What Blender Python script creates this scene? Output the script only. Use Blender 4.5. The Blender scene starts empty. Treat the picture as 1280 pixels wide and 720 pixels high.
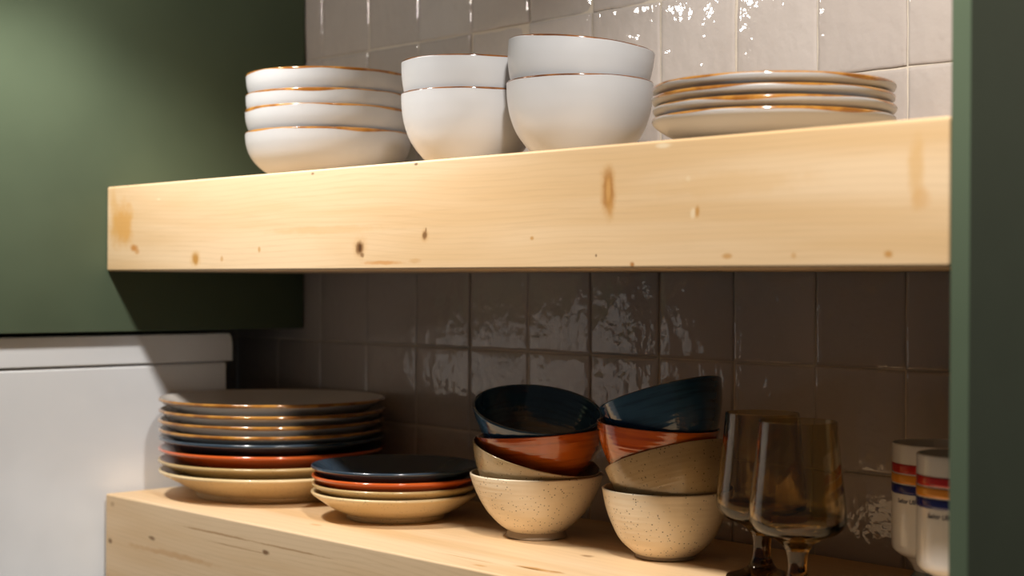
import bpy, math, random
from mathutils import Vector, Matrix, noise

random.seed(7)
S = bpy.context.scene
COL = S.collection
PI = math.pi

# ------------------------------------------------------------------ basics
def link(name, verts, faces, mat=None, parent=None, smooth=True, uvf=None):
    me = bpy.data.meshes.new(name)
    me.from_pydata(verts, [], faces)
    me.update()
    if smooth:
        me.polygons.foreach_set('use_smooth', [True] * len(me.polygons))
    o = bpy.data.objects.new(name, me)
    COL.objects.link(o)
    if mat:
        me.materials.append(mat)
    if parent:
        o.parent = parent
    return o

def tag(o, label=None, cat=None, group=None, kind=None):
    if label: o['label'] = label
    if cat: o['category'] = cat
    if group: o['group'] = group
    if kind: o['kind'] = kind
    return o

def empty(name, loc, axis=None, spin=0.0):
    o = bpy.data.objects.new(name, None)
    COL.objects.link(o)
    o.empty_display_size = 0.02
    m = Matrix.Rotation(spin, 4, 'Z')
    if axis is not None:
        a = Vector(axis).normalized()
        m = Vector((0, 0, 1)).rotation_difference(a).to_matrix().to_4x4() @ m
    m.translation = Vector(loc)
    o.matrix_world = m
    return o

def copy_thing(src, loc, axis=None, spin=0.0):
    r = src.copy(); COL.objects.link(r)
    m = Matrix.Rotation(spin, 4, 'Z')
    if axis is not None:
        a = Vector(axis).normalized()
        m = Vector((0, 0, 1)).rotation_difference(a).to_matrix().to_4x4() @ m
    m.translation = Vector(loc)
    r.matrix_world = m
    for ch in list(src.children):
        c = ch.copy(); COL.objects.link(c); c.parent = r
    return r

def bevel_box(name, x0, x1, y0, y1, z0, z1, mat, parent=None, bev=0.002, seg=3, origin=None, smooth=True):
    import bmesh
    bm = bmesh.new()
    bmesh.ops.create_cube(bm, size=1.0)
    ox, oy, oz = origin if origin else (0, 0, 0)
    for v in bm.verts:
        v.co.x = (x0 + x1) / 2 + v.co.x * (x1 - x0) - ox
        v.co.y = (y0 + y1) / 2 + v.co.y * (y1 - y0) - oy
        v.co.z = (z0 + z1) / 2 + v.co.z * (z1 - z0) - oz
    if bev > 0:
        bmesh.ops.bevel(bm, geom=bm.edges[:], offset=bev, segments=seg, profile=0.5, affect='EDGES')
    me = bpy.data.meshes.new(name)
    bm.to_mesh(me); bm.free()
    if smooth:
        me.polygons.foreach_set('use_smooth', [True] * len(me.polygons))
        # keep the broad faces flat
        big = sorted(me.polygons, key=lambda p: -p.area)[:6]
        for p in big: p.use_smooth = True
    o = bpy.data.objects.new(name, me)
    COL.objects.link(o)
    me.materials.append(mat)
    if parent: o.parent = parent
    if origin: o.location = origin
    if smooth:
        md = o.modifiers.new('wn', 'WEIGHTED_NORMAL'); md.keep_sharp = False; md.weight = 100
    return o

# ------------------------------------------------------------------ node helpers
class NT:
    def __init__(self, name):
        self.m = bpy.data.materials.new(name)
        self.m.use_nodes = True
        self.t = self.m.node_tree
        self.t.nodes.clear()
        self.out = self.n('ShaderNodeOutputMaterial')
        self.b = self.n('ShaderNodeBsdfPrincipled')
        self.l(self.b.outputs[0], self.out.inputs[0])
    def n(self, typ, **kw):
        x = self.t.nodes.new(typ)
        for k, v in kw.items(): setattr(x, k, v)
        return x
    def l(self, a, b): self.t.links.new(a, b)
    def setv(self, sock, v):
        if hasattr(v, 'is_linked') or isinstance(v, bpy.types.NodeSocket): self.l(v, sock)
        else: sock.default_value = v
    def obj(self):
        return self.n('ShaderNodeTexCoord').outputs['Object']
    def vmath(self, op, a, b=None):
        x = self.n('ShaderNodeVectorMath', operation=op)
        self.setv(x.inputs[0], a)
        if b is not None: self.setv(x.inputs[1], b)
        return x.outputs['Value'] if op in ('LENGTH', 'DOT_PRODUCT') else x.outputs[0]
    def math(self, op, a, b=None, clamp=False):
        x = self.n('ShaderNodeMath', operation=op, use_clamp=clamp)
        self.setv(x.inputs[0], a)
        if b is not None: self.setv(x.inputs[1], b)
        return x.outputs[0]
    def noise(self, vec, scale, detail=3, rough=0.5, dist=0.0):
        x = self.n('ShaderNodeTexNoise')
        if vec is not None: self.l(vec, x.inputs['Vector'])
        x.inputs['Scale'].default_value = scale
        x.inputs['Detail'].default_value = detail
        x.inputs['Roughness'].default_value = rough
        x.inputs['Distortion'].default_value = dist
        return x
    def ramp(self, f, a, b, smooth=True):
        x = self.n('ShaderNodeMapRange')
        x.interpolation_type = 'SMOOTHSTEP' if smooth else 'LINEAR'
        self.setv(x.inputs['Value'], f)
        x.inputs['From Min'].default_value = a
        x.inputs['From Max'].default_value = b
        return x.outputs[0]
    def mix(self, f, a, b, blend='MIX'):
        x = self.n('ShaderNodeMix', data_type='RGBA', blend_type=blend)
        self.setv(x.inputs[0], f)
        self.setv(x.inputs[6], a if not isinstance(a, tuple) else (*a, 1.0)[:4])
        self.setv(x.inputs[7], b if not isinstance(b, tuple) else (*b, 1.0)[:4])
        return x.outputs[2]
    def bump(self, h, strength, dist, prev=None):
        x = self.n('ShaderNodeBump')
        x.inputs['Strength'].default_value = strength
        x.inputs['Distance'].default_value = dist
        self.l(h, x.inputs['Height'])
        if prev is not None: self.l(prev, x.inputs['Normal'])
        return x.outputs[0]
    def base(self, c, rough=0.5, spec=0.5, coat=0.0, coat_rough=0.03):
        self.setv(self.b.inputs['Base Color'], c if not isinstance(c, tuple) else (*c, 1.0)[:4])
        self.setv(self.b.inputs['Roughness'], rough)
        self.b.inputs['Specular IOR Level'].default_value = spec
        self.b.inputs['Coat Weight'].default_value = coat
        self.b.inputs['Coat Roughness'].default_value = coat_rough
        return self

def paint(name, col, rough=0.4, spec=0.5, bump=0.0, scale=60):
    t = NT(name); v = t.obj()
    n = t.noise(v, 6, 3)
    c = t.mix(t.ramp(n.outputs[0], 0.3, 0.7), tuple(x * 0.93 for x in col), tuple(min(1, x * 1.06) for x in col))
    t.base(c, rough, spec)
    if bump:
        nb = t.noise(v, scale, 4)
        t.l(t.bump(nb.outputs[0], bump, 0.001), t.b.inputs['Normal'])
    return t.m

def wood(name, knots, light=(0.76, 0.56, 0.35), dark=(0.67, 0.45, 0.235), lines=()):
    """pale pine with long grain along X; knots = (x,y,z, rx,ry,rz, colour, strength)"""
    t = NT(name); v = t.obj()
    mp = t.n('ShaderNodeMapping'); t.l(v, mp.inputs[0]); mp.inputs['Scale'].default_value = (0.9, 7, 9)
    big = t.noise(mp.outputs[0], 2.2, 3, 0.5, 0.3)
    mp2 = t.n('ShaderNodeMapping'); t.l(v, mp2.inputs[0]); mp2.inputs['Scale'].default_value = (4, 60, 90)
    fine = t.noise(mp2.outputs[0], 4, 4, 0.6)
    # growth rings: distance from a pith line below the board, warped
    mp3 = t.n('ShaderNodeMapping'); t.l(v, mp3.inputs[0]); mp3.inputs['Scale'].default_value = (1.2, 3, 3)
    wp = t.noise(mp3.outputs[0], 1.6, 2, 0.5)
    sx = t.n('ShaderNodeSeparateXYZ'); t.l(v, sx.inputs[0])
    ring = t.math('ADD', t.math('MULTIPLY', sx.outputs[2], 1.0), t.math('MULTIPLY', sx.outputs[1], 0.45))
    ring = t.math('ADD', ring, t.math('MULTIPLY', wp.outputs[0], 0.055))
    sn = t.math('SINE', t.math('MULTIPLY', ring, 1100.0))
    rl = t.ramp(sn, 0.1, 1.0)
    c = t.mix(t.ramp(big.outputs[0], 0.35, 0.68), light, dark)
    c = t.mix(t.math('MULTIPLY', rl, 0.10), c, tuple(x * 0.72 for x in dark))
    c = t.mix(t.math('MULTIPLY', t.ramp(fine.outputs[0], 0.5, 0.75), 0.16), c, tuple(x * 0.70 for x in dark))
    wob = t.noise(v, 55, 3, 0.6)
    wv = t.vmath('SUBTRACT', wob.outputs[1], (0.5, 0.5, 0.5))
    for (x, y, z, rx, ry, rz, colr, st) in knots:
        d = t.vmath('SUBTRACT', v, (x, y, z))
        d = t.vmath('DIVIDE', d, (rx, ry, rz))
        d = t.vmath('ADD', d, t.vmath('MULTIPLY', wv, (1.1, 1.1, 1.1)))
        f = t.ramp(t.vmath('LENGTH', d), 1.15, 0.35)
        c = t.mix(t.math('MULTIPLY', f, st), c, colr)
    t.base(c, 0.48, 0.35)
    nb = t.bump(fine.outputs[0], 0.12, 0.0006)
    t.l(nb, t.b.inputs['Normal'])
    return t.m

def stoneware(name, col, col2, rough=0.3, coat=0.5, speck=0.0, ridge=0.15, ridge_scale=260, streak=0.0, streak_col=(0, 0, 0)):
    """glazed thrown pottery: faint ridges round the pot, optional iron specks / glaze streaks"""
    t = NT(name); v = t.obj()
    sx = t.n('ShaderNodeSeparateXYZ'); t.l(v, sx.inputs[0])
    mp = t.n('ShaderNodeMapping'); t.l(v, mp.inputs[0]); mp.inputs['Scale'].default_value = (8, 8, 110)
    st = t.noise(mp.outputs[0], 2.0, 3, 0.55)
    n = t.noise(v, 22, 3)
    c = t.mix(t.ramp(n.outputs[0], 0.35, 0.65), col, col2)
    if streak:
        c = t.mix(t.math('MULTIPLY', t.ramp(st.outputs[0], 0.45, 0.7), streak), c, streak_col)
    if speck:
        vo = t.n('ShaderNodeTexVoronoi'); t.l(v, vo.inputs['Vector']); vo.inputs['Scale'].default_value = 430
        pick = t.n('ShaderNodeSeparateColor'); t.l(vo.outputs['Color'], pick.inputs[0])
        sel = t.ramp(pick.outputs[0], 0.74, 0.80)
        clump = t.ramp(t.noise(v, 28, 2).outputs[0], 0.36, 0.56)
        size = t.ramp(vo.outputs['Distance'], 0.36, 0.20)
        f = t.math('MULTIPLY', t.math('MULTIPLY', sel, size), clump)
        c = t.mix(t.math('MULTIPLY', f, speck), c, (0.03, 0.018, 0.01))
    t.base(c, rough, 0.5, coat, 0.05)
    w = t.math('SINE', t.math('ADD', t.math('MULTIPLY', sx.outputs[2], ridge_scale * 6.28), t.math('MULTIPLY', st.outputs[0], 6.0)))
    b = t.bump(w, ridge, 0.0006)
    b = t.bump(st.outputs[0], ridge * 1.5, 0.0015, b)
    t.l(b, t.b.inputs['Normal']); t.l(b, t.b.inputs['Coat Normal'])
    return t.m

def glaze(name, col, rough=0.3, coat=0.0, bump=0.0):
    t = NT(name); v = t.obj()
    n = t.noise(v, 18, 3)
    c = t.mix(t.ramp(n.outputs[0], 0.3, 0.7), tuple(x * 0.95 for x in col), col)
    t.base(c, rough, 0.5, coat, 0.04)
    if bump:
        t.l(t.bump(t.noise(v, 40, 2).outputs[0], bump, 0.001), t.b.inputs['Normal'])
    return t.m

def rim_glaze(name, col, col2, rough=0.12):
    t = NT(name); v = t.obj()
    n = t.noise(v, 45, 3)
    c = t.mix(t.ramp(n.outputs[0], 0.4, 0.62), col, col2)
    t.base(c, rough, 0.6, 0.6, 0.03)
    return t.m

def glass(name, col, rough=0.0, low=None, z0=0.0, z1=0.0):
    t = NT(name)
    if low:   # the pressed base of the bowl is thicker, so more deeply tinted
        sx = t.n('ShaderNodeSeparateXYZ'); t.l(t.obj(), sx.inputs[0])
        col = t.mix(t.ramp(sx.outputs[2], z0, z1), low, col)
    t.base(col, rough, 0.5)
    t.b.inputs['IOR'].default_value = 1.5
    t.b.inputs['Transmission Weight'].default_value = 1.0
    # faint waviness of pressed glass
    nb = t.noise(t.obj(), 30, 2)
    t.l(t.bump(nb.outputs[0], 0.05, 0.002), t.b.inputs['Normal'])
    return t.m

# ------------------------------------------------------------------ materials
M_green = paint('green cabinet paint', (0.084, 0.112, 0.071), 0.5, 0.16, 0.03, 180)
M_fridge = paint('white enamel', (0.84, 0.865, 0.90), 0.35, 0.5, 0.04, 300)
M_gasket = paint('grey gasket', (0.10, 0.10, 0.10), 0.7)
M_wall = paint('plain plaster', (0.50, 0.47, 0.44), 0.7)
M_floor = paint('grey floor', (0.22, 0.20, 0.18), 0.6)
M_ceil = paint('white ceiling', (0.75, 0.74, 0.72), 0.8)
M_caulk = paint('caulk', (0.32, 0.25, 0.20), 0.6)

M_white = glaze('white satin glaze', (0.43, 0.435, 0.45), 0.42, 0.15)
M_brownrim = rim_glaze('dark brown bare rim', (0.10, 0.035, 0.012), (0.20, 0.075, 0.02))
M_amberrim = rim_glaze('amber brown rim', (0.42, 0.195, 0.035), (0.26, 0.10, 0.017))
M_cream = stoneware('speckled cream glaze', (0.78, 0.64, 0.45), (0.82, 0.69, 0.50), 0.34, 0.35, 0.95, 0.10, 170)
M_tan = stoneware('speckled tan glaze', (0.44, 0.305, 0.15), (0.50, 0.36, 0.19), 0.24, 0.6, 0.85, 0.06, 200)
M_orange = stoneware('burnt orange glaze', (0.62, 0.14, 0.014), (0.54, 0.095, 0.012), 0.12, 0.9, 0, 0.06, 210, 0.55, (0.26, 0.03, 0.008))
M_navy = stoneware('navy glaze', (0.028, 0.080, 0.155), (0.018, 0.054, 0.112), 0.10, 0.5, 0, 0.05, 210, 0.5, (0.008, 0.016, 0.028))
M_bare = glaze('bare clay foot', (0.42, 0.33, 0.24), 0.7)
M_ycream = stoneware('cream plate glaze', (0.70, 0.52, 0.27), (0.74, 0.56, 0.31), 0.32, 0.4, 0.5, 0.08, 120)
M_ptan = stoneware('tan plate glaze', (0.47, 0.32, 0.13), (0.52, 0.36, 0.16), 0.26, 0.5, 0.6, 0.08, 120)
M_pred = glaze('red orange plate glaze', (0.60, 0.105, 0.018), 0.14, 0.8)
M_pnavy = glaze('navy plate glaze', (0.030, 0.050, 0.074), 0.20, 0.6)
M_pwhite = glaze('white plate glaze', (0.62, 0.58, 0.54), 0.25, 0.4)

M_mug = glaze('white mug enamel', (0.78, 0.76, 0.74), 0.2, 0.5)
M_red = glaze('red stripe', (0.50, 0.018, 0.015), 0.25, 0.4)
M_yel = glaze('orange stripe', (0.78, 0.30, 0.03), 0.25, 0.4)
M_blue = glaze('blue stripe', (0.015, 0.022, 0.17), 0.25, 0.4)
M_ink = glaze('navy ink', (0.012, 0.013, 0.05), 0.4)
M_grey = stoneware('grey speckled foot', (0.20, 0.21, 0.21), (0.24, 0.25, 0.25), 0.25, 0.7, 0.6, 0.05, 100)

M_glass_bowl = glass('smoky amber glass', (0.82, 0.72, 0.51), 0.0, (0.60, 0.41, 0.13), 0.058, 0.074)
M_glass_stem = glass('dark amber glass', (0.26, 0.13, 0.03))

# ------------------------------------------------------------------ dimensions (metres)
XL, XR = -0.953, 0.2232          # shelf ends
YF = -0.3085                     # shelf fronts
ZU0, ZU1 = 0.0931, 0.1989        # upper shelf
ZL0, ZL1 = -0.2950, -0.1865      # lower shelf
ZFLOOR, ZCEIL = -1.60, 0.98
P = 0.102                        # tile pitch

# ------------------------------------------------------------------ tiled wall
def tile_wall():
    t = NT('zellige glaze'); v = t.obj()
    at = t.n('ShaderNodeAttribute'); at.attribute_name = 'tone'
    n = t.noise(v, 9, 4, 0.6)
    n2 = t.noise(v, 60, 3, 0.6)
    c = t.mix(at.outputs['Fac'], (0.43, 0.375, 0.34), (0.525, 0.47, 0.435))
    c = t.mix(t.math('MULTIPLY', t.ramp(n.outputs[0], 0.35, 0.75), 0.5), c, (0.42, 0.365, 0.33))
    c = t.mix(t.math('MULTIPLY', t.ramp(n2.outputs[0], 0.60, 0.80), 0.18), c, (0.30, 0.25, 0.21))
    t.base(c, 0.055, 0.5, 0.5, 0.02)
    mpv = t.n('ShaderNodeMapping'); t.l(v, mpv.inputs[0]); mpv.inputs['Scale'].default_value = (1.5, 1, 0.8)
    b1 = t.noise(mpv.outputs[0], 26, 2, 0.5)
    b2 = t.noise(v, 85, 2, 0.5)
    b = t.bump(b1.outputs[0], 0.55, 0.0040)
    b = t.bump(b2.outputs[0], 0.46, 0.0016, b)
    t.l(b, t.b.inputs['Normal']); t.l(b, t.b.inputs['Coat Normal'])
    mt = t.m
    g = NT('tile grout'); gv = g.obj()
    gn = g.noise(gv, 300, 3)
    g.base(g.mix(gn.outputs[0], (0.52, 0.45, 0.37), (0.66, 0.58, 0.48)), 0.85, 0.2)
    V, F, tone = [], [], []
    rng = random.Random(11)
    zl = [-6 * P, -5 * P, -4 * P, -3 * P, -2 * P, -P, 0, P, 0.1851, 0.2871, 0.3891, 0.4911, 0.5931]
    ts = [0, 0.008, 0.035] + [0.12 + 0.76 * i / 8 for i in range(9)] + [0.965, 0.992, 1]
    N = len(ts) - 1
    for c in range(-17, 5):
        for k in range(len(zl) - 1):
            x0, x1 = c * P, (c + 1) * P
            z0, z1 = zl[k], zl[k + 1]
            g0 = 0.0005
            jx0, jx1 = [rng.uniform(0, 0.0005) for _ in range(2)]
            jz0, jz1 = [rng.uniform(0, 0.0005) for _ in range(2)]
            tx, tz = rng.gauss(0, 0.010), rng.gauss(0, 0.010)
            off = rng.uniform(-0.0006, 0.0008)
            bul = rng.uniform(0.0003, 0.0011)
            tn = rng.random()
            base = len(V)
            seed = Vector((rng.uniform(0, 50), rng.uniform(0, 50), 3))
            for i in range(N + 1):
                for j in range(N + 1):
                    a, b_ = ts[i], ts[j]
                    x = x0 + g0 + jx0 + (x1 - x0 - 2 * g0 - jx0 - jx1) * a
                    z = z0 + g0 + jz0 + (z1 - z0 - 2 * g0 - jz0 - jz1) * b_
                    x += 0.0007 * noise.noise(Vector((z * 45, c * 3.1, 0))) * (1 if a in (0, 1) else 0.5)
                    z += 0.0008 * noise.noise(Vector((x * 45, k * 5.3, 7))) * (1 if b_ in (0, 1) else 0.5)
                    e = min(i, N - i, j, N - j)
                    drop = (0.0012, 0.0003, 0.0)[min(e, 2)]
                    y = -0.0012 - off + tx * (x - (x0 + x1) / 2) + tz * (z - (z0 + z1) / 2)
                    y -= bul * (1 - (2 * a - 1) ** 2) * (1 - (2 * b_ - 1) ** 2)
                    y += 0.0008 * noise.noise(Vector((x * 22, z * 22, 0)) + seed)
                    V.append((x, y + drop, z)); tone.append(tn)
            for i in range(N):
                for j in range(N):
                    q = base + i * (N + 1) + j
                    F.append((q, q + N + 1, q + N + 2, q + 1))
    nt = len(F)
    b0 = len(V)
    X0, X1 = -17 * P, 5 * P
    V += [(X0, 0.0005, zl[0]), (X1, 0.0005, zl[0]), (X1, 0.0005, zl[-1]), (X0, 0.0005, zl[-1])]
    tone += [0.5] * 4
    F.append((b0, b0 + 1, b0 + 2, b0 + 3))
    # the masonry behind
    b1_ = len(V)
    xa, xb, ya, yb, za, zb = -2.4, 1.6, 0.0022, 0.10, ZFLOOR, ZCEIL
    V += [(x, y, z) for x in (xa, xb) for y in (ya, yb) for z in (za, zb)]
    tone += [0.5] * 8
    q = b1_
    box = [(q, q + 4, q + 5, q + 1), (q + 2, q + 3, q + 7, q + 6), (q, q + 1, q + 3, q + 2), (q + 4, q + 6, q + 7, q + 5), (q + 1, q + 5, q + 7, q + 3), (q, q + 2, q + 6, q + 4)]
    F += box
    o = link('wall_back', V, F, mt)
    me = o.data
    me.materials.append(g.m); me.materials.append(M_wall)
    me.polygons[nt].material_index = 1; me.polygons[nt].use_smooth = False
    for i in range(nt + 1, len(F)):
        me.polygons[i].material_index = 2; me.polygons[i].use_smooth = False
    a = me.attributes.new('tone', 'FLOAT', 'POINT')
    a.data.foreach_set('value', tone)
    tag(o, 'wall of glossy handmade square greige tiles', kind='structure')
tile_wall()

o = bevel_box('floor', -2.4, 1.6, -2.6, 0.0, ZFLOOR - 0.05, ZFLOOR, M_floor, bev=0, smooth=False)
tag(o, 'plain grey kitchen floor', kind='structure')
o = bevel_box('ceiling', -2.4, 1.6, -2.6, 0.0, ZCEIL, ZCEIL + 0.05, M_ceil, bev=0, smooth=False)
tag(o, 'plain white ceiling', kind='structure')

# ------------------------------------------------------------------ shelves
KB = (0.17, 0.075, 0.022); KD = (0.085, 0.035, 0.012); KO = (0.50, 0.24, 0.055); KY = (0.62, 0.33, 0.07); KL = (0.80, 0.64, 0.42)
y = YF
kn_up = [
    (-0.1002, y, 0.1590, 0.0105, 0.02, 0.0230, KO, 0.70), (-0.1002, y, 0.1600, 0.0072, 0.02, 0.0170, (0.34, 0.14, 0.03), 0.85), (-0.1000, y, 0.1600, 0.0038, 0.02, 0.0125, (0.60, 0.32, 0.10), 0.85), (-0.0980, y, 0.1480, 0.0045, .02, .010, KO, .6),
    (-0.4405, y, 0.1160, 0.0130, 0.02, 0.0150, KO, 0.35), (-0.4405, y, 0.1152, 0.0080, 0.02, 0.0098, KB, 0.95), (-0.4405, y, 0.1155, 0.0028, 0.01, 0.005, KD, 0.9), (-0.4360, y, 0.1080, 0.004, .01, .003, KB, .7),
    (-0.3397, y, 0.1262, 0.0075, 0.02, 0.0075, KO, 0.4), (-0.3397, y, 0.1262, 0.0048, 0.02, 0.0048, KB, 0.85), (-0.338, y, 0.1312, 0.0015, 0.01, 0.0028, KB, 0.6),
    (-0.7483, y, 0.1068, 0.0080, 0.02, 0.0080, (0.34, 0.14, 0.025), 0.9), (-0.7483, y, 0.1068, 0.013, 0.02, 0.011, KY, 0.45),
    (-0.8870, y, 0.1215, 0.0110, 0.02, 0.0055, (0.50, 0.20, 0.03), 0.85), (-0.8790, y, 0.1165, 0.006, .02, .004, (0.52, .22, .035), .6),
    (-0.9140, y, 0.1500, 0.0300, 0.02, 0.0340, (0.62, 0.31, 0.06), 0.75), (-0.936, y, 0.165, 0.010, .02, .04, KY, .35),
    (-0.0025, y, 0.1395, 0.0030, 0.02, 0.0060, KO, 0.85), (-0.0070, y, 0.1375, 0.0030, 0.02, 0.0055, KL, 0.7),
    (-0.1922, y, 0.1205, 0.0028, 0.02, 0.0022, KO, 0.8), (-0.0724, y, 0.0968, 0.0030, 0.02, 0.0028, (0.38, 0.15, 0.03), 0.9),
    (0.0281, y, 0.1026, 0.0060, 0.02, 0.0028, KO, 0.7), (0.1744, y, 0.1025, 0.0042, 0.02, 0.0032, KO, 0.85), (-0.1137, y, 0.1046, 0.0012, .01, .0016, KD, .9), (0.092, y, 0.1025, .003, .02, .003, KO, .5),
    (-0.0397, y, 0.1945, 0.0100, 0.02, 0.0026, KL, 0.9), (-0.012, y, 0.1660, 0.003, .02, .003, KL, .6), (-0.83, y, 0.179, 0.006, .02, .0016, KL, .8),
    (0.1969, y, 0.1620, 0.0085, 0.02, 0.0300, (0.62, 0.36, 0.12), 0.55), (0.2010, y, 0.1410, 0.0090, 0.02, 0.0100, (0.60, 0.32, 0.10), 0.45),
    (-0.4018, y, 0.1000, 0.0340, 0.02, 0.0026, (0.58, 0.27, 0.08), 0.75), (-0.355, y, 0.1015, .010, .02, .003, KO, .35),
    (-0.3534, y, 0.1955, 0.0035, 0.02, 0.0016, KD, 0.75), (-0.5211, y, 0.1945, 0.0035, 0.02, 0.0016, KB, 0.7), (-0.6189, y, 0.1159, 0.0030, 0.02, 0.0040, KO, 0.7), (-0.6930, y, 0.1065, 0.0035, 0.02, 0.0045, KO, 0.6),
    (-0.5000, y, 0.1350, 0.1200, 0.02, 0.0050, (0.60, 0.37, 0.15), 0.35),
    (0.03, y, 0.16, 0.09, .02, .012, (0.66, 0.42, 0.19), 0.40),
]
def rel(kn, org):
    return [(a - org[0], b - org[1], c - org[2], *r) for (a, b, c, *r) in kn]
ORU = (-0.365, -0.155, ZU0)
M_wood_u = wood('pine upper', rel(kn_up, ORU))
z = ZL1
kn_lo = [
    (-0.8411, y, -0.2290, 0.0085, 0.02, 0.0030, KB, 0.8), (-0.6037, y, -0.2150, 0.0085, 0.02, 0.0035, KB, 0.9), (-0.9406, y, -0.2445, 0.006, .02, .004, KB, .8), (-0.935, y, -0.198, .006, .02, .004, KB, .4),
    (-0.8, y, -0.243, 0.11, .02, .0045, (0.52, 0.26, 0.08), .5), (-0.70, y, -0.2060, 0.09, .02, .0016, (0.36, 0.19, 0.07), .7), (-0.56, y, -0.206, 0.08, .02, .0014, (0.36, 0.19, 0.07), .6), (-0.66, y, -0.2165, 0.07, .02, .0012, (0.36, 0.19, 0.07), .5),
    (-0.2302, -0.2654, z, 0.0300, 0.0060, 0.01, KO, 0.85), (-0.2340, -0.2670, z, 0.0200, 0.0018, 0.01, KD, 0.85), (-0.2050, -0.262, z, 0.012, .004, .01, (0.40, .18, .04), .7),
    (-0.2762, -0.2921, z, 0.010, .004, .01, KO, .6), (-0.2438, -0.1800, z, 0.010, .006, .01, KB, .6), (-0.5760, -0.2613, z, 0.011, .004, .01, KO, .55), (-0.8905, -0.2397, z, 0.018, .008, .01, KO, .25),
    (-0.31, -0.275, z, 0.05, .002, .01, KO, .5),
]
ORL = (-0.365, -0.155, ZL0)
M_wood_l = wood('pine lower', rel(kn_lo, ORL))
sh = bevel_box('wooden_shelf', XL, XR, YF, -0.0045, ZU0, ZU1, M_wood_u, bev=0.0026, origin=ORU)
tag(sh, 'upper thick pale pine floating shelf holding the white dishes', 'shelf', 'pine shelves')
sh2 = bevel_box('wooden_shelf', XL, XR, YF, -0.0045, ZL0, ZL1, M_wood_l, bev=0.0026, origin=ORL)
tag(sh2, 'lower thick pine shelf carrying coloured bowls and smoky glasses', 'shelf', 'pine shelves')

# ------------------------------------------------------------------ left cabinet, fridge, right cabinet
XC = -0.9535
cab = empty('wall_cabinet', (-1.26, -0.31, 0.0165))
tag(cab, 'dark green wall cabinet with plain side, mounted above the white refrigerator', 'cabinet')
def child_box(name, x0, x1, y0, y1, z0, z1, mat, root, bev=0.0015):
    L = root.location
    o = bevel_box(name, x0 - L.x, x1 - L.x, y0 - L.y, y1 - L.y, z0 - L.z, z1 - L.z, mat, root, bev)
    return o
child_box('side_panel', XC - 0.019, XC, -0.60, -0.0045, 0.0165, ZCEIL - 0.002, M_green, cab, 0.0012)
child_box('carcass', -1.56, XC - 0.0192, -0.598, -0.0045, 0.0166, ZCEIL - 0.002, M_green, cab, 0.0012)
child_box('door', -1.558, XC - 0.001, -0.622, -0.602, 0.018, ZCEIL - 0.004, M_green, cab, 0.002)

XFR = -0.9640
fr = empty('refrigerator', (-1.24, -0.43, ZFLOOR))
tag(fr, 'white refrigerator with rounded lid under the green wall cabinet', 'refrigerator')
child_box('body', -1.52, XFR, -0.70, -0.1225, ZFLOOR + 0.02, -0.0272, M_fridge, fr, 0.004)
child_box('door', -1.52, XFR, -0.765, -0.712, ZFLOOR + 0.05, -0.0272, M_fridge, fr, 0.008)
child_box('gasket', -1.515, XFR - 0.006, -0.711, -0.701, ZFLOOR + 0.06, -0.030, M_gasket, fr, 0.001)
child_box('plinth', -1.51, XFR - 0.01, -0.69, -0.13, ZFLOOR, ZFLOOR + 0.0195, M_gasket, fr, 0.001)
def fridge_lid():
    # profile in (y,z): rounded back top corner, extruded along x
    y0, y1, z0, z1, r = -0.772, -0.1140, -0.0258, 0.0120, 0.0125
    pr = [(y0, z0), (y1, z0)]
    for i in range(9):
        a = i / 8 * PI / 2
        pr.append((y1 - r * 0.62 + r * 0.62 * math.cos(a), z1 - r * 1.35 + r * 1.35 * math.sin(a)))
    for i in range(7):
        a = PI / 2 + i / 6 * PI / 2
        pr.append((y0 + r + r * math.cos(a), z1 - r + r * math.sin(a)))
    L = fr.location
    b = 0.0015
    V = []; F = []
    cy = sum(p[0] for p in pr) / len(pr); cz = (z0 + z1) / 2
    rows = []
    for x, sh_ in ((-1.525, b), (-1.525 + b, 0), (XFR + 0.0012 - b, 0), (XFR + 0.0012, b)):
        row = []
        for (yy, zz) in pr:
            sy = yy - sh_ * (1 if yy > cy else -1); sz = zz - sh_ * (1 if zz > cz else -1)
            row.append(len(V)); V.append((x - L.x, sy - L.y, sz - L.z))
        rows.append(row)
    n = len(pr)
    for a, c in zip(rows, rows[1:]):
        for i in range(n):
            j = (i + 1) % n
            F.append((a[i], c[i], c[j], a[j]))
    F.append(tuple(rows[-1][::1])); F.append(tuple(rows[0][::-1]))
    o = link('lid', V, F, M_fridge, fr, smooth=False)
    o.data.polygons.foreach_set('use_smooth', [len(p.vertices) == 4 for p in o.data.polygons])
    o.data.set_sharp_from_angle(angle=math.radians(35))
    # fix winding
    import bmesh
    bm = bmesh.new(); bm.from_mesh(o.data); bmesh.ops.recalc_face_normals(bm, faces=bm.faces[:]); bm.to_mesh(o.data); bm.free()
fridge_lid()

XT = 0.2285
YT = -0.3160
tp = bevel_box('end_panel', XT, XT + 0.0150, YT, -0.0045, ZFLOOR, ZCEIL - 0.002, M_green, None, 0.0012, 3, (XT + 0.0075, -0.16, ZFLOOR))
tag(tp, 'tall dark green end panel closing off both shelves on the right', 'panel')

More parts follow.
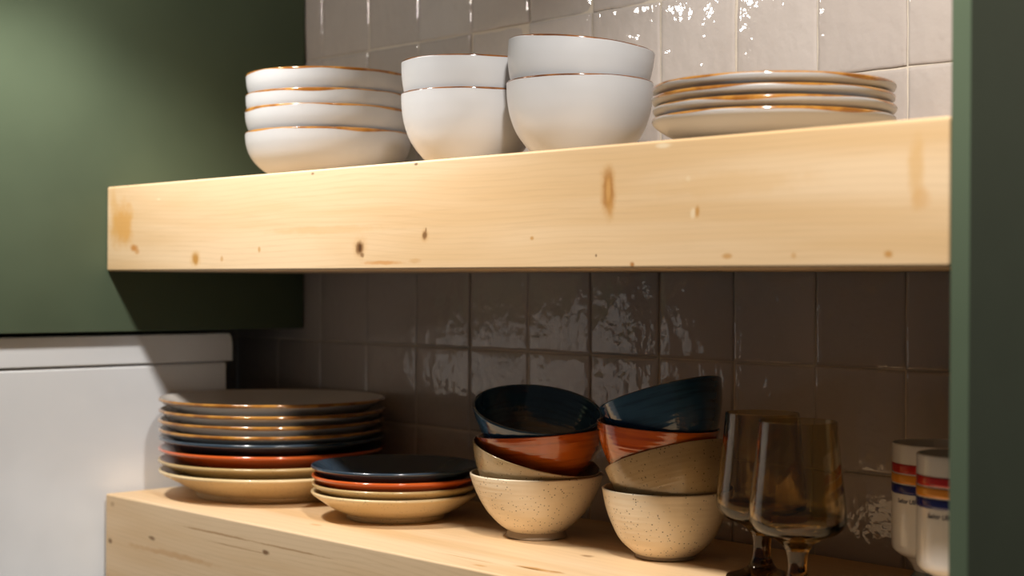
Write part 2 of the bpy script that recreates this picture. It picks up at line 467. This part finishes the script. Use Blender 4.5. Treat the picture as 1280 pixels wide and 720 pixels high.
# ------------------------------------------------------------------ lathe ware
def spline(pts, n=10):
    """Catmull-Rom through (r,z) points"""
    out = []
    m = len(pts)
    for i in range(m - 1):
        p0 = pts[max(0, i - 1)]; p1 = pts[i]; p2 = pts[i + 1]; p3 = pts[min(m - 1, i + 2)]
        for k in range(n):
            t = k / n
            q = []
            for d in range(2):
                a = 2 * p1[d]; b = p2[d] - p0[d]
                c = 2 * p0[d] - 5 * p1[d] + 4 * p2[d] - p3[d]
                e = -p0[d] + 3 * p1[d] - 3 * p2[d] + p3[d]
                q.append(0.5 * (a + b * t + c * t * t + e * t ** 3))
            out.append((max(q[0], 0), q[1]))
    out.append(tuple(pts[-1]))
    return out

class Prof:
    def __init__(self, pts):
        self.p = [pts[0]]
        for q in pts[1:]:
            if math.dist(q, self.p[-1]) > 1e-6: self.p.append(q)
        self.s = [0.0]
        for a, b in zip(self.p, self.p[1:]): self.s.append(self.s[-1] + math.dist(a, b))
        self.len = self.s[-1]
    def at(self, s):
        s = min(max(s, 0), self.len)
        lo, hi = 0, len(self.s) - 1
        while hi - lo > 1:
            m = (lo + hi) // 2
            if self.s[m] <= s: lo = m
            else: hi = m
        d = self.s[hi] - self.s[lo]
        t = (s - self.s[lo]) / d if d > 0 else 0
        a, b = self.p[lo], self.p[hi]
        return (a[0] + (b[0] - a[0]) * t, a[1] + (b[1] - a[1]) * t)

def revolve(name, prof, s0, s1, mat, parent, seg=96, keep=True, n=12):
    """surface of the profile between arc lengths s0(th) and s1(th)"""
    f0 = s0 if callable(s0) else (lambda th: s0)
    f1 = s1 if callable(s1) else (lambda th: s1)
    m0, m1 = f0(0), f1(0)
    ts = [i / n for i in range(n + 1)]
    if keep and m1 > m0:
        ts = sorted(set(ts + [(s - m0) / (m1 - m0) for s in prof.s if m0 < s < m1]))
    V = []; F = []; rows = []
    for t in ts:
        row = []
        pole = False
        for k in range(seg):
            th = 2 * PI * k / seg
            r, z = prof.at(f0(th) + (f1(th) - f0(th)) * t)
            if r < 1e-6:
                V.append((0, 0, z)); row = [len(V) - 1] * seg; pole = True; break
            row.append(len(V)); V.append((r * math.cos(th), r * math.sin(th), z))
        rows.append((row, pole))
    for (a, pa), (b, pb) in zip(rows, rows[1:]):
        for k in range(seg):
            j = (k + 1) % seg
            if pa: F.append((a[0], b[j], b[k]))
            elif pb: F.append((a[k], a[j], b[0]))
            else: F.append((a[k], a[j], b[j], b[k]))
    return link(name, V, F, mat, parent)

def vessel_profile(outer, t, floor, foot_r, foot_w=0.005, recess=0.002):
    """outer: (r,z) from the top of the foot ring up to the rim; returns profile and marks"""
    o = spline(outer, 8)
    # normals (inward) for the offset inner wall
    inn = []
    for i, (r, z) in enumerate(o):
        a = o[max(0, i - 1)]; b = o[min(len(o) - 1, i + 1)]
        dx, dz = b[0] - a[0], b[1] - a[1]
        L = math.hypot(dx, dz) or 1
        inn.append((r - dz / L * t, z + dx / L * t))
    inn = [q for q in inn if q[1] > floor + 0.0004 and q[0] > 0.002]
    bot = [(0, recess), (foot_r - foot_w - 0.001, recess), (foot_r - foot_w, recess * 0.3), (foot_r - foot_w * 0.7, 0), (foot_r - 0.0012, 0), (foot_r, 0.0010)]
    R, H = o[-1]
    ri, zi = inn[-1]
    mx, mz = (R + ri) / 2, (H + zi) / 2
    rad = math.dist((R, H), (ri, zi)) / 2
    ang0 = math.atan2(H - mz, R - mx)
    arc = [(mx + rad * math.cos(ang0 + PI * k / 8), mz + rad * math.sin(ang0 + PI * k / 8)) for k in range(1, 8)]
    pts = bot + o + arc + inn[::-1]
    rr = inn[0][0]
    pts += [(rr * 0.985, floor + 0.0001), (rr * 0.9, floor), (rr * 0.5, floor), (0, floor)]
    p = Prof(pts)
    # marks: end of foot ring, rim top
    s_foot = p.s[p.p.index(o[0])] if o[0] in p.p else p.s[5]
    s_rim = p.s[p.p.index(arc[3])]
    return p, s_foot, s_rim

def make_vessel(name, prof, loc, axis, spin, mats, rim_w=None, rim_wob=0.0, seg=96, seed=0):
    """mats: body, rim, foot"""
    p, sf, sr = prof
    root = empty(name, loc, axis, spin)
    body, rim, foot = mats
    if rim is None:
        revolve('body', p, sf, p.len, body, root, seg)
    else:
        ph = [seed * 1.7 + k for k in range(4)]
        def wob(th, s):
            return rim_wob * (math.sin(3 * th + ph[0] + s) + 0.6 * math.sin(5 * th + ph[1]) + 0.5 * math.sin(9 * th + ph[2] * s))
        a = lambda th: sr - rim_w[0] * (1 + wob(th, 1))
        b = lambda th: sr + rim_w[1] * (1 + wob(th, 2))
        body_o = revolve('body', p, sf, a, body, root, seg)
        revolve('rim', p, a, b, rim, root, seg, keep=True, n=8)
        # inner wall belongs to the body
        inner = revolve('inner_wall', p, b, p.len, body, root, seg)
        join_into(body_o, inner)
    revolve('foot_ring', p, 0.0, sf, foot, root, seg)
    return root

def join_into(a, b):
    """append mesh b to mesh a (same parent and frame) and remove b"""
    va = [v.co.copy() for v in a.data.vertices]; fa = [tuple(p.vertices) for p in a.data.polygons]
    n = len(va)
    va += [v.co.copy() for v in b.data.vertices]; fa += [tuple(i + n for i in p.vertices) for p in b.data.polygons]
    me = bpy.data.meshes.new(a.data.name)
    me.from_pydata(va, [], fa); me.update()
    me.polygons.foreach_set('use_smooth', [True] * len(me.polygons))
    for m in a.data.materials: me.materials.append(m)
    a.data = me
    bpy.data.objects.remove(b)

W = (M_white, M_brownrim, M_white)
UP = (0, 0, 1)

# --- shallow white bowls, left of the upper shelf
SH_OUT = [(0.0500, 0.0030), (0.0620, 0.0060), (0.0727, 0.0112), (0.0835, 0.0190), (0.0925, 0.0300), (0.0978, 0.0440), (0.0990, 0.0575)]
sx, sy = -0.6909, -0.1601
sh_rims = [0.2567, 0.2836, 0.3013, 0.3253]
sh_lab = ['white shallow bowl at the bottom of the four-bowl stack at the shelf end', 'white shallow bowl second from the bottom of the leftmost upper stack',
          'white shallow bowl third from the bottom of the leftmost upper stack', 'topmost white shallow bowl of the four-bowl stack at the shelf end']
sh_dx = [(0.0, 0.0), (-0.0004, 0.0), (-0.0002, 0.0), (0.0002, 0.0)]
gaps = [0.0269, 0.0177, 0.0240, 0.012]
zb = ZU1
for i in range(4):
    pr = vessel_profile([(r_ * (1, 1, 0.994, 0.994)[i], z_) for r_, z_ in SH_OUT], 0.0021, max(0.0065, gaps[i] - 0.0003), 0.0500)
    o = make_vessel('shallow_bowl', pr, (sx + sh_dx[i][0], sy + sh_dx[i][1], zb + 0.0001), UP, i * 1.3, (M_white, M_amberrim, M_white), (0.0030, 0.0016), 0.35, 112, i + 1)
    tag(o, sh_lab[i], 'bowl', 'white shallow bowls on the upper shelf')
    zb += gaps[i]

# --- deep white bowls
DB_OUT = [(0.0345, 0.0026), (0.0430, 0.0075), (0.0520, 0.0160), (0.0630, 0.0310), (0.0696, 0.0480), (0.0726, 0.0650), (0.0733, 0.0800)]
def deep_pair(cx, cy, dz, top_axis, top_xy, labels, seed):
    pr = vessel_profile(DB_OUT, 0.0028, dz - (0.0034 if abs(top_axis[0]) > 0.05 else 0.0012), 0.0345)
    o = make_vessel('deep_bowl', pr, (cx, cy, ZU1 + 0.0001), UP, seed, W, (0.0024, 0.0016), 0.15, 112, seed)
    tag(o, labels[0], 'bowl', 'white deep bowls on the upper shelf')
    pr2 = vessel_profile(DB_OUT, 0.0033, 0.0075, 0.0345)
    ax = Vector(top_axis).normalized()
    loc = Vector((top_xy[0], top_xy[1], ZU1 + dz + 0.0802)) - ax * 0.0802
    o = make_vessel('deep_bowl', pr2, loc, top_axis, seed + 2, W, (0.0024, 0.0016), 0.15, 112, seed + 3)
    tag(o, labels[1], 'bowl', 'white deep bowls on the upper shelf')
deep_pair(-0.4199, -0.1773, 0.0335, (0.01, 0.0, 1), (-0.4199, -0.1773),
          ('white deep bowl under another, beside the shallow bowl stack', 'white deep bowl on top of the pair beside the shallow bowls'), 3)
deep_pair(-0.2695, -0.1663, 0.0361, (0.075, 0.06, 0.993), (-0.2684, -0.1652),
          ('lower white deep bowl of the pair beside the white plates', 'highest white deep bowl, tilted on the pair beside the white plates'), 6)

# --- white side plates on the upper shelf
SP_OUT = [(0.0600, 0.0045), (0.0760, 0.0080), (0.0900, 0.0130), (0.1000, 0.0185), (0.1055, 0.0228), (0.1072, 0.0258)]
px, py = -0.039, -0.159
sp_lab = ['white side plate at the bottom of the upper shelf stack', 'white side plate second from the bottom on the upper shelf',
          'white side plate second from the top on the upper shelf', 'topmost white side plate with amber rim on the upper shelf']
for i in range(4):
    pr = vessel_profile(SP_OUT, 0.0040, 0.0093, 0.0600 if i == 0 else 0.0550)
    o = make_vessel('side_plate', pr, (px + (0, .001, -.0006, .0002)[i], py, ZU1 + 0.0001 + i * 0.0096), UP, i * 2.1, (M_white, M_amberrim, M_white), (0.0026, 0.0026), 0.45, 128, i + 5)
    tag(o, sp_lab[i], 'plate', 'white side plates on the upper shelf')

# --- dinner plates, left of the lower shelf
DP_OUT = [(0.0960, 0.0060), (0.1050, 0.0105), (0.1160, 0.0170), (0.1280, 0.0235), (0.1360, 0.0278), (0.1408, 0.0305)]
dx, dy = -0.8180, -0.1500
dp_z = [0.0, 0.0126, 0.0268, 0.0408, 0.0506, 0.0622, 0.0745, 0.0880]
dp_m = [(M_ycream, None, M_ycream), (M_ptan, None, M_ptan), (M_pred, None, M_pred), (M_pnavy, None, M_pnavy)] + [(M_pwhite, M_amberrim, M_pwhite)] * 4
dp_lab = ['cream dinner plate at the bottom of the tall plate stack', 'tan dinner plate second from the bottom of the tall plate stack',
          'orange red dinner plate in the tall plate stack', 'navy dinner plate in the tall plate stack above the orange red one',
          'white dinner plate with amber rim directly above the navy one', 'white amber-rimmed dinner plate third from the top of the tall stack',
          'white amber-rimmed dinner plate second from the top of the tall stack', 'topmost white dinner plate with amber rim on the tall stack']
dp_xy = [(0.002, 0), (0, 0), (-.0012, .001), (0.0015, 0), (0.0005, 0), (-.0008, 0), (0.0008, 0), (0, 0)]
for i in range(8):
    nxt = (dp_z[i + 1] - dp_z[i]) if i < 7 else 0.0105
    pr = vessel_profile(DP_OUT, 0.0042, max(0.0085, min(nxt - 0.0003, 0.0125)), 0.0960 if i == 0 else 0.0880, 0.006)
    o = make_vessel('dinner_plate', pr, (dx + dp_xy[i][0], dy + dp_xy[i][1], ZL1 + 0.0001 + dp_z[i]), UP, i * 1.1, dp_m[i], (0.0042, 0.0030), 0.25, 128, i + 2)
    tag(o, dp_lab[i], 'plate', 'dinner plates in the tall lower stack')

# --- small plates
SM_OUT = [(0.0560, 0.0050), (0.0640, 0.0080), (0.0740, 0.0130), (0.0850, 0.0205), (0.0925, 0.0258), (0.0958, 0.0285)]
sm_z = [0.0, 0.0092, 0.0185, 0.0290]
sm_m = [(M_ycream, None, M_ycream), (M_ptan, None, M_ptan), (M_pred, None, M_pred), (M_pnavy, None, M_pnavy)]
sm_lab = ['cream small plate at the bottom of the short four-plate stack', 'tan small plate second from the bottom of the short stack',
          'orange red small plate just under the navy top plate of the short stack', 'navy small plate on top of the short four-plate stack']
for i in range(4):
    pr = vessel_profile(SM_OUT, 0.0036, 0.0086, 0.0560 if i == 0 else 0.0500, 0.005)
    o = make_vessel('small_plate', pr, (-0.5625 + (0, .001, .001, -.0005)[i], -0.1587, ZL1 + 0.0001 + sm_z[i]), UP, i * 1.9, sm_m[i], None, 0, 128, i)
    tag(o, sm_lab[i], 'plate', 'small plates in the short lower stack')

# --- coloured bowls
A_OUT = [(0.0300, 0.0072), (0.0405, 0.0145), (0.0528, 0.0280), (0.0617, 0.0430), (0.0678, 0.0570), (0.0706, 0.0660)]
B_OUT = [(0.0290, 0.0035), (0.0330, 0.0058), (0.0453, 0.0175), (0.0537, 0.0335), (0.0592, 0.0490), (0.0628, 0.0665)]
mats4 = [(M_cream, None, M_bare), (M_tan, None, M_tan), (M_orange, None, M_orange), (M_navy, None, M_navy)]
A_pose = [((-0.3598, -0.1344, None), UP), ((-0.3599, -0.1345, -0.1018), (0.251, 0.0758, 0.965)), ((-0.3566, -0.1312, -0.0798), (-0.0659, -0.0422, 0.9969)), ((-0.3594, -0.1339, -0.0559), (0.2681, -0.1455, 0.9524))]
B_pose = [((-0.1885, -0.1258, None), UP), ((-0.1883, -0.1255, -0.0895), (-0.3427, 0.0434, 0.9384)), ((-0.1942, -0.1310, -0.0607), (0.0632, 0.0235, 0.9977)), ((-0.1930, -0.1300, -0.0301), (-0.3247, -0.0170, 0.9457))]
A_fl = [0.0075, 0.0105, 0.009, 0.0095]
B_fl = [0.016, 0.016, 0.016, 0.009]
A_lab = ['cream speckled bowl at the bottom of the stack beside the navy small plate', 'tan speckled bowl tilted to the right inside the left bowl stack',
         'burnt orange bowl under the tilted open navy bowl, left stack', 'navy glazed bowl tipped forward showing its dark inside']
B_lab = ['cream speckled bowl at the bottom of the stack beside the glasses', 'tan speckled bowl tilted down to the left beside the rear glass',
         'burnt orange bowl between tan and navy bowls beside the glasses', 'navy glazed bowl tilted away showing its outside, beside the glasses']
for (poses, OUT, fl, labs, fr_, rad) in ((A_pose, A_OUT, A_fl, A_lab, 0.0325, .0706), (B_pose, B_OUT, B_fl, B_lab, 0.0297, .0628)):
    H = OUT[-1][1]
    lift = (0, 0.001, 0.003, 0.003) if rad > 0.065 else (0, 0.001, 0.003, 0.002); sc = [1, 0.98, 0.965, 0.98]; tw = [0.0024, 0.0016, 0.0016, 0.0034]; zs = [1, 1, 0.9, 0.97]
    for i, ((cx, cy, cz), ax) in enumerate(poses):
        a = Vector(ax).normalized()
        if cz is None: loc = Vector((cx, cy, ZL1 + 0.0001))
        else: loc = Vector((cx, cy, cz + lift[i])) - a * H * zs[i]
        pr = vessel_profile([(r_ * sc[i], z_ * zs[i]) for r_, z_ in OUT], tw[i], fl[i], fr_ - (0.004 if i else 0), 0.004)
        o = make_vessel('bowl', pr, loc, ax, i * 1.7, mats4[i], None, 0, 128, i)
        tag(o, labs[i], 'bowl', 'stacked coloured pottery bowls')

# --- smoky goblets
def goblet(loc, label):
    H = 0.1505; t = 0.0019
    outer = [(0.0333, H - 0.0006), (0.0346, 0.135), (0.0367, 0.115), (0.0390, 0.095), (0.0408, 0.078), (0.0413, 0.0700), (0.0402, 0.0630), (0.0360, 0.0572), (0.0290, 0.0535), (0.0205, 0.0500), (0.0140, 0.0455), (0.0100, 0.0400)]
    ou = spline(outer, 8)
    inner = [(0.0321, H - 0.0006), (0.0328, 0.135), (0.0349, 0.115), (0.0372, 0.095), (0.0389, 0.078), (0.0392, 0.0710), (0.0378, 0.0655), (0.0330, 0.0610), (0.0240, 0.0580), (0.0120, 0.0562), (0.0, 0.0556)]
    inn = spline(inner, 8)
    rimc = [(0.0327 + 0.0007 * math.cos(a), H - 0.0006 + 0.0007 * math.sin(a)) for a in [PI * k / 6 for k in range(1, 6)]]
    bowl = Prof(inn[::-1] + rimc[::-1] + ou)
    stem = spline([(0.0100, 0.0400), (0.0085, 0.0340), (0.0081, 0.0270), (0.0090, 0.0190), (0.0120, 0.0120), (0.0175, 0.0075), (0.0255, 0.0045), (0.0312, 0.0028)], 8)
    pst = Prof(stem)
    foot = Prof([(0.0312, 0.0028), (0.0320, 0.0020), (0.0322, 0.0012), (0.0317, 0.0003), (0.0308, 0.0), (0.026, 0.0), (0.020, 0.0009), (0.010, 0.0013), (0.0, 0.0014)])
    root = empty('wine_goblet', loc)
    revolve('bowl', bowl, 0, bowl.len, M_glass_bowl, root, 128)
    revolve('stem', pst, 0, pst.len, M_glass_stem, root, 96)
    revolve('foot', foot, 0, foot.len, M_glass_stem, root, 96)
    for c in root.children:
        # surfaces run top to bottom here: turn them to face outward
        c.data.flip_normals()
    tag(root, label, 'glass', 'smoky amber goblets')
    return root
G1 = goblet((-0.0590, -0.1445, ZL1 + 0.0001), 'rear smoky amber stemmed goblet beside the bowl stack')
G2 = copy_thing(G1, (0.0130, -0.1905, ZL1 + 0.0001), None, 0.7)
G2['label'] = 'front smoky amber stemmed goblet, nearest glass on the lower shelf'

# --- striped mugs
def mug(loc, spin, label):
    Hm, R = 0.129, 0.0400
    root = empty('pedestal_mug', loc, None, spin)
    up = [(0.0205, 0.0180), (0.0235, 0.0245), (0.0285, 0.0295), (0.0345, 0.0328), (0.0385, 0.0362), (0.0398, 0.0405), (0.0400, 0.0480), (0.0400, 0.085), (0.0400, Hm - 0.001)]
    o = spline(up, 6)
    arc = [(0.0388 + 0.0012 * math.cos(a), Hm - 0.001 + 0.0012 * math.sin(a)) for a in [PI * k / 8 for k in range(1, 8)]]
    inn = [(0.0376, Hm - 0.001), (0.0376, 0.085), (0.0374, 0.052), (0.0355, 0.0455), (0.030, 0.042), (0.018, 0.0405), (0.0, 0.040)]
    pc = Prof(o + arc + inn)
    revolve('cup', pc, 0, pc.len, M_mug, root, 96)
    foot = spline([(0.0205, 0.0180), (0.0208, 0.0155), (0.0235, 0.0115), (0.0280, 0.0065), (0.0312, 0.0030), (0.0322, 0.0012)], 6) + [(0.0318, 0.0), (0.029, 0.0), (0.026, 0.003), (0.0, 0.0035)]
    pf = Prof(foot)
    f = revolve('pedestal', pf, 0, pf.len, M_grey, root, 96)
    f.data.flip_normals()
    for nm, za, zb_, m in (('red_stripe', 0.0165, 0.0246, M_red), ('orange_stripe', 0.0254, 0.0335, M_yel), ('blue_stripe', 0.0343, 0.0425, M_blue)):
        pb = Prof([(R - 0.0003, Hm - zb_), (R + 0.00025, Hm - zb_ + 0.0001), (R + 0.00025, Hm - za - 0.0001), (R - 0.0003, Hm - za)])
        revolve(nm, pb, 0, pb.len, m, root, 96, n=3)
    # lettering wrapped round the cup
    cu = bpy.data.curves.new('lettering', 'FONT')
    cu.body = 'Se\u00f1or Ullem'
    cu.size = 0.0054; cu.shear = 0.15; cu.offset = 0.00009; cu.extrude = 0.0
    tmp = bpy.data.objects.new('tmp', cu); COL.objects.link(tmp)
    dg = bpy.context.evaluated_depsgraph_get()
    me = bpy.data.meshes.new_from_object(tmp.evaluated_get(dg))
    bpy.data.objects.remove(tmp); bpy.data.curves.remove(cu)
    import bmesh
    bm = bmesh.new(); bm.from_mesh(me)
    bmesh.ops.subdivide_edges(bm, edges=bm.edges[:], cuts=1)
    xs = [v.co.x for v in bm.verts]; w = max(xs) - min(xs)
    RR = R + 0.00035
    for v in bm.verts:
        th = (v.co.x - min(xs)) / RR
        z_ = Hm - 0.0500 + v.co.y
        v.co = Vector((RR * math.cos(th), RR * math.sin(th), z_))
    bm.to_mesh(me); bm.free()
    me.name = 'lettering'
    me.materials.clear(); me.materials.append(M_ink)
    lo = bpy.data.objects.new('lettering', me); COL.objects.link(lo); lo.parent = root
    tag(root, label, 'mug', 'white striped pedestal mugs')
    return root
# text starts 'spin' round the cup; the viewer stands at about (0.78,-1.27)
m1 = mug((0.0803, -0.0766, ZL1 + 0.0001), math.radians(-60 - 57), 'white striped pedestal mug behind, nearer the tiled wall')
m2 = copy_thing(m1, (0.1399, -0.1346, ZL1 + 0.0001), None, math.radians(-60 - 49))
m2['label'] = 'white striped pedestal mug in front, half hidden by the green tall cabinet'

# ------------------------------------------------------------------ light
def spot(loc, aim, power, col, angle, blend, radius):
    l = bpy.data.lights.new('ceiling or fill spot', 'SPOT')
    l.energy = power; l.color = col; l.spot_size = math.radians(angle); l.spot_blend = blend; l.shadow_soft_size = radius
    o = bpy.data.objects.new('ceiling_or_fill_spot', l); COL.objects.link(o)
    o.location = loc
    o.rotation_euler = (Vector(aim) - Vector(loc)).to_track_quat('-Z', 'Y').to_euler()
    return o
WARM = (1.0, 0.945, 0.875)
spot((-0.66, -0.62, 0.66), (-0.68, -0.54, -1.0), 32, WARM, 116, 0.45, 0.034)
spot((-0.80, -0.565, 0.56), (-0.72, 0.0, 0.32), 4.0, WARM, 116, 0.6, 0.030)  # fill spot added to brighten the tiles and raise their sparkle
spot((0.285, -0.70, 0.80), (0.36, -0.16, -0.40), 52, WARM, 120, 0.35, 0.034)

w = bpy.data.worlds.new('kitchen ambience'); S.world = w; w.use_nodes = True
bg = w.node_tree.nodes['Background']
bg.inputs[0].default_value = (0.93, 0.97, 1.0, 1); bg.inputs[1].default_value = 0.045

# ------------------------------------------------------------------ camera
cam = bpy.data.cameras.new('Camera'); co = bpy.data.objects.new('Camera', cam); COL.objects.link(co)
yaw, pitch, roll = -0.8052, -0.0023, 0.0055
F_ = Vector((math.sin(yaw) * math.cos(pitch), math.cos(yaw) * math.cos(pitch), math.sin(pitch)))
R_ = Vector((math.cos(yaw), -math.sin(yaw), 0)); U_ = R_.cross(F_)
R2 = R_ * math.cos(roll) + U_ * math.sin(roll); U2 = -R_ * math.sin(roll) + U_ * math.cos(roll)
m = Matrix((R2, U2, -F_)).transposed().to_4x4(); m.translation = Vector((0.7792, -1.2666, 0.0791))
co.matrix_world = m
cam.sensor_width = 36; cam.lens = 1901.95 * 36 / 1280; cam.clip_start = 0.02
cam.dof.use_dof = True; cam.dof.focus_distance = 1.50; cam.dof.aperture_fstop = 4.5
S.camera = co

S.view_settings.view_transform = 'Standard'; S.view_settings.look = 'None'
S.view_settings.exposure = 0; S.view_settings.gamma = 1; S.view_settings.use_curve_mapping = False
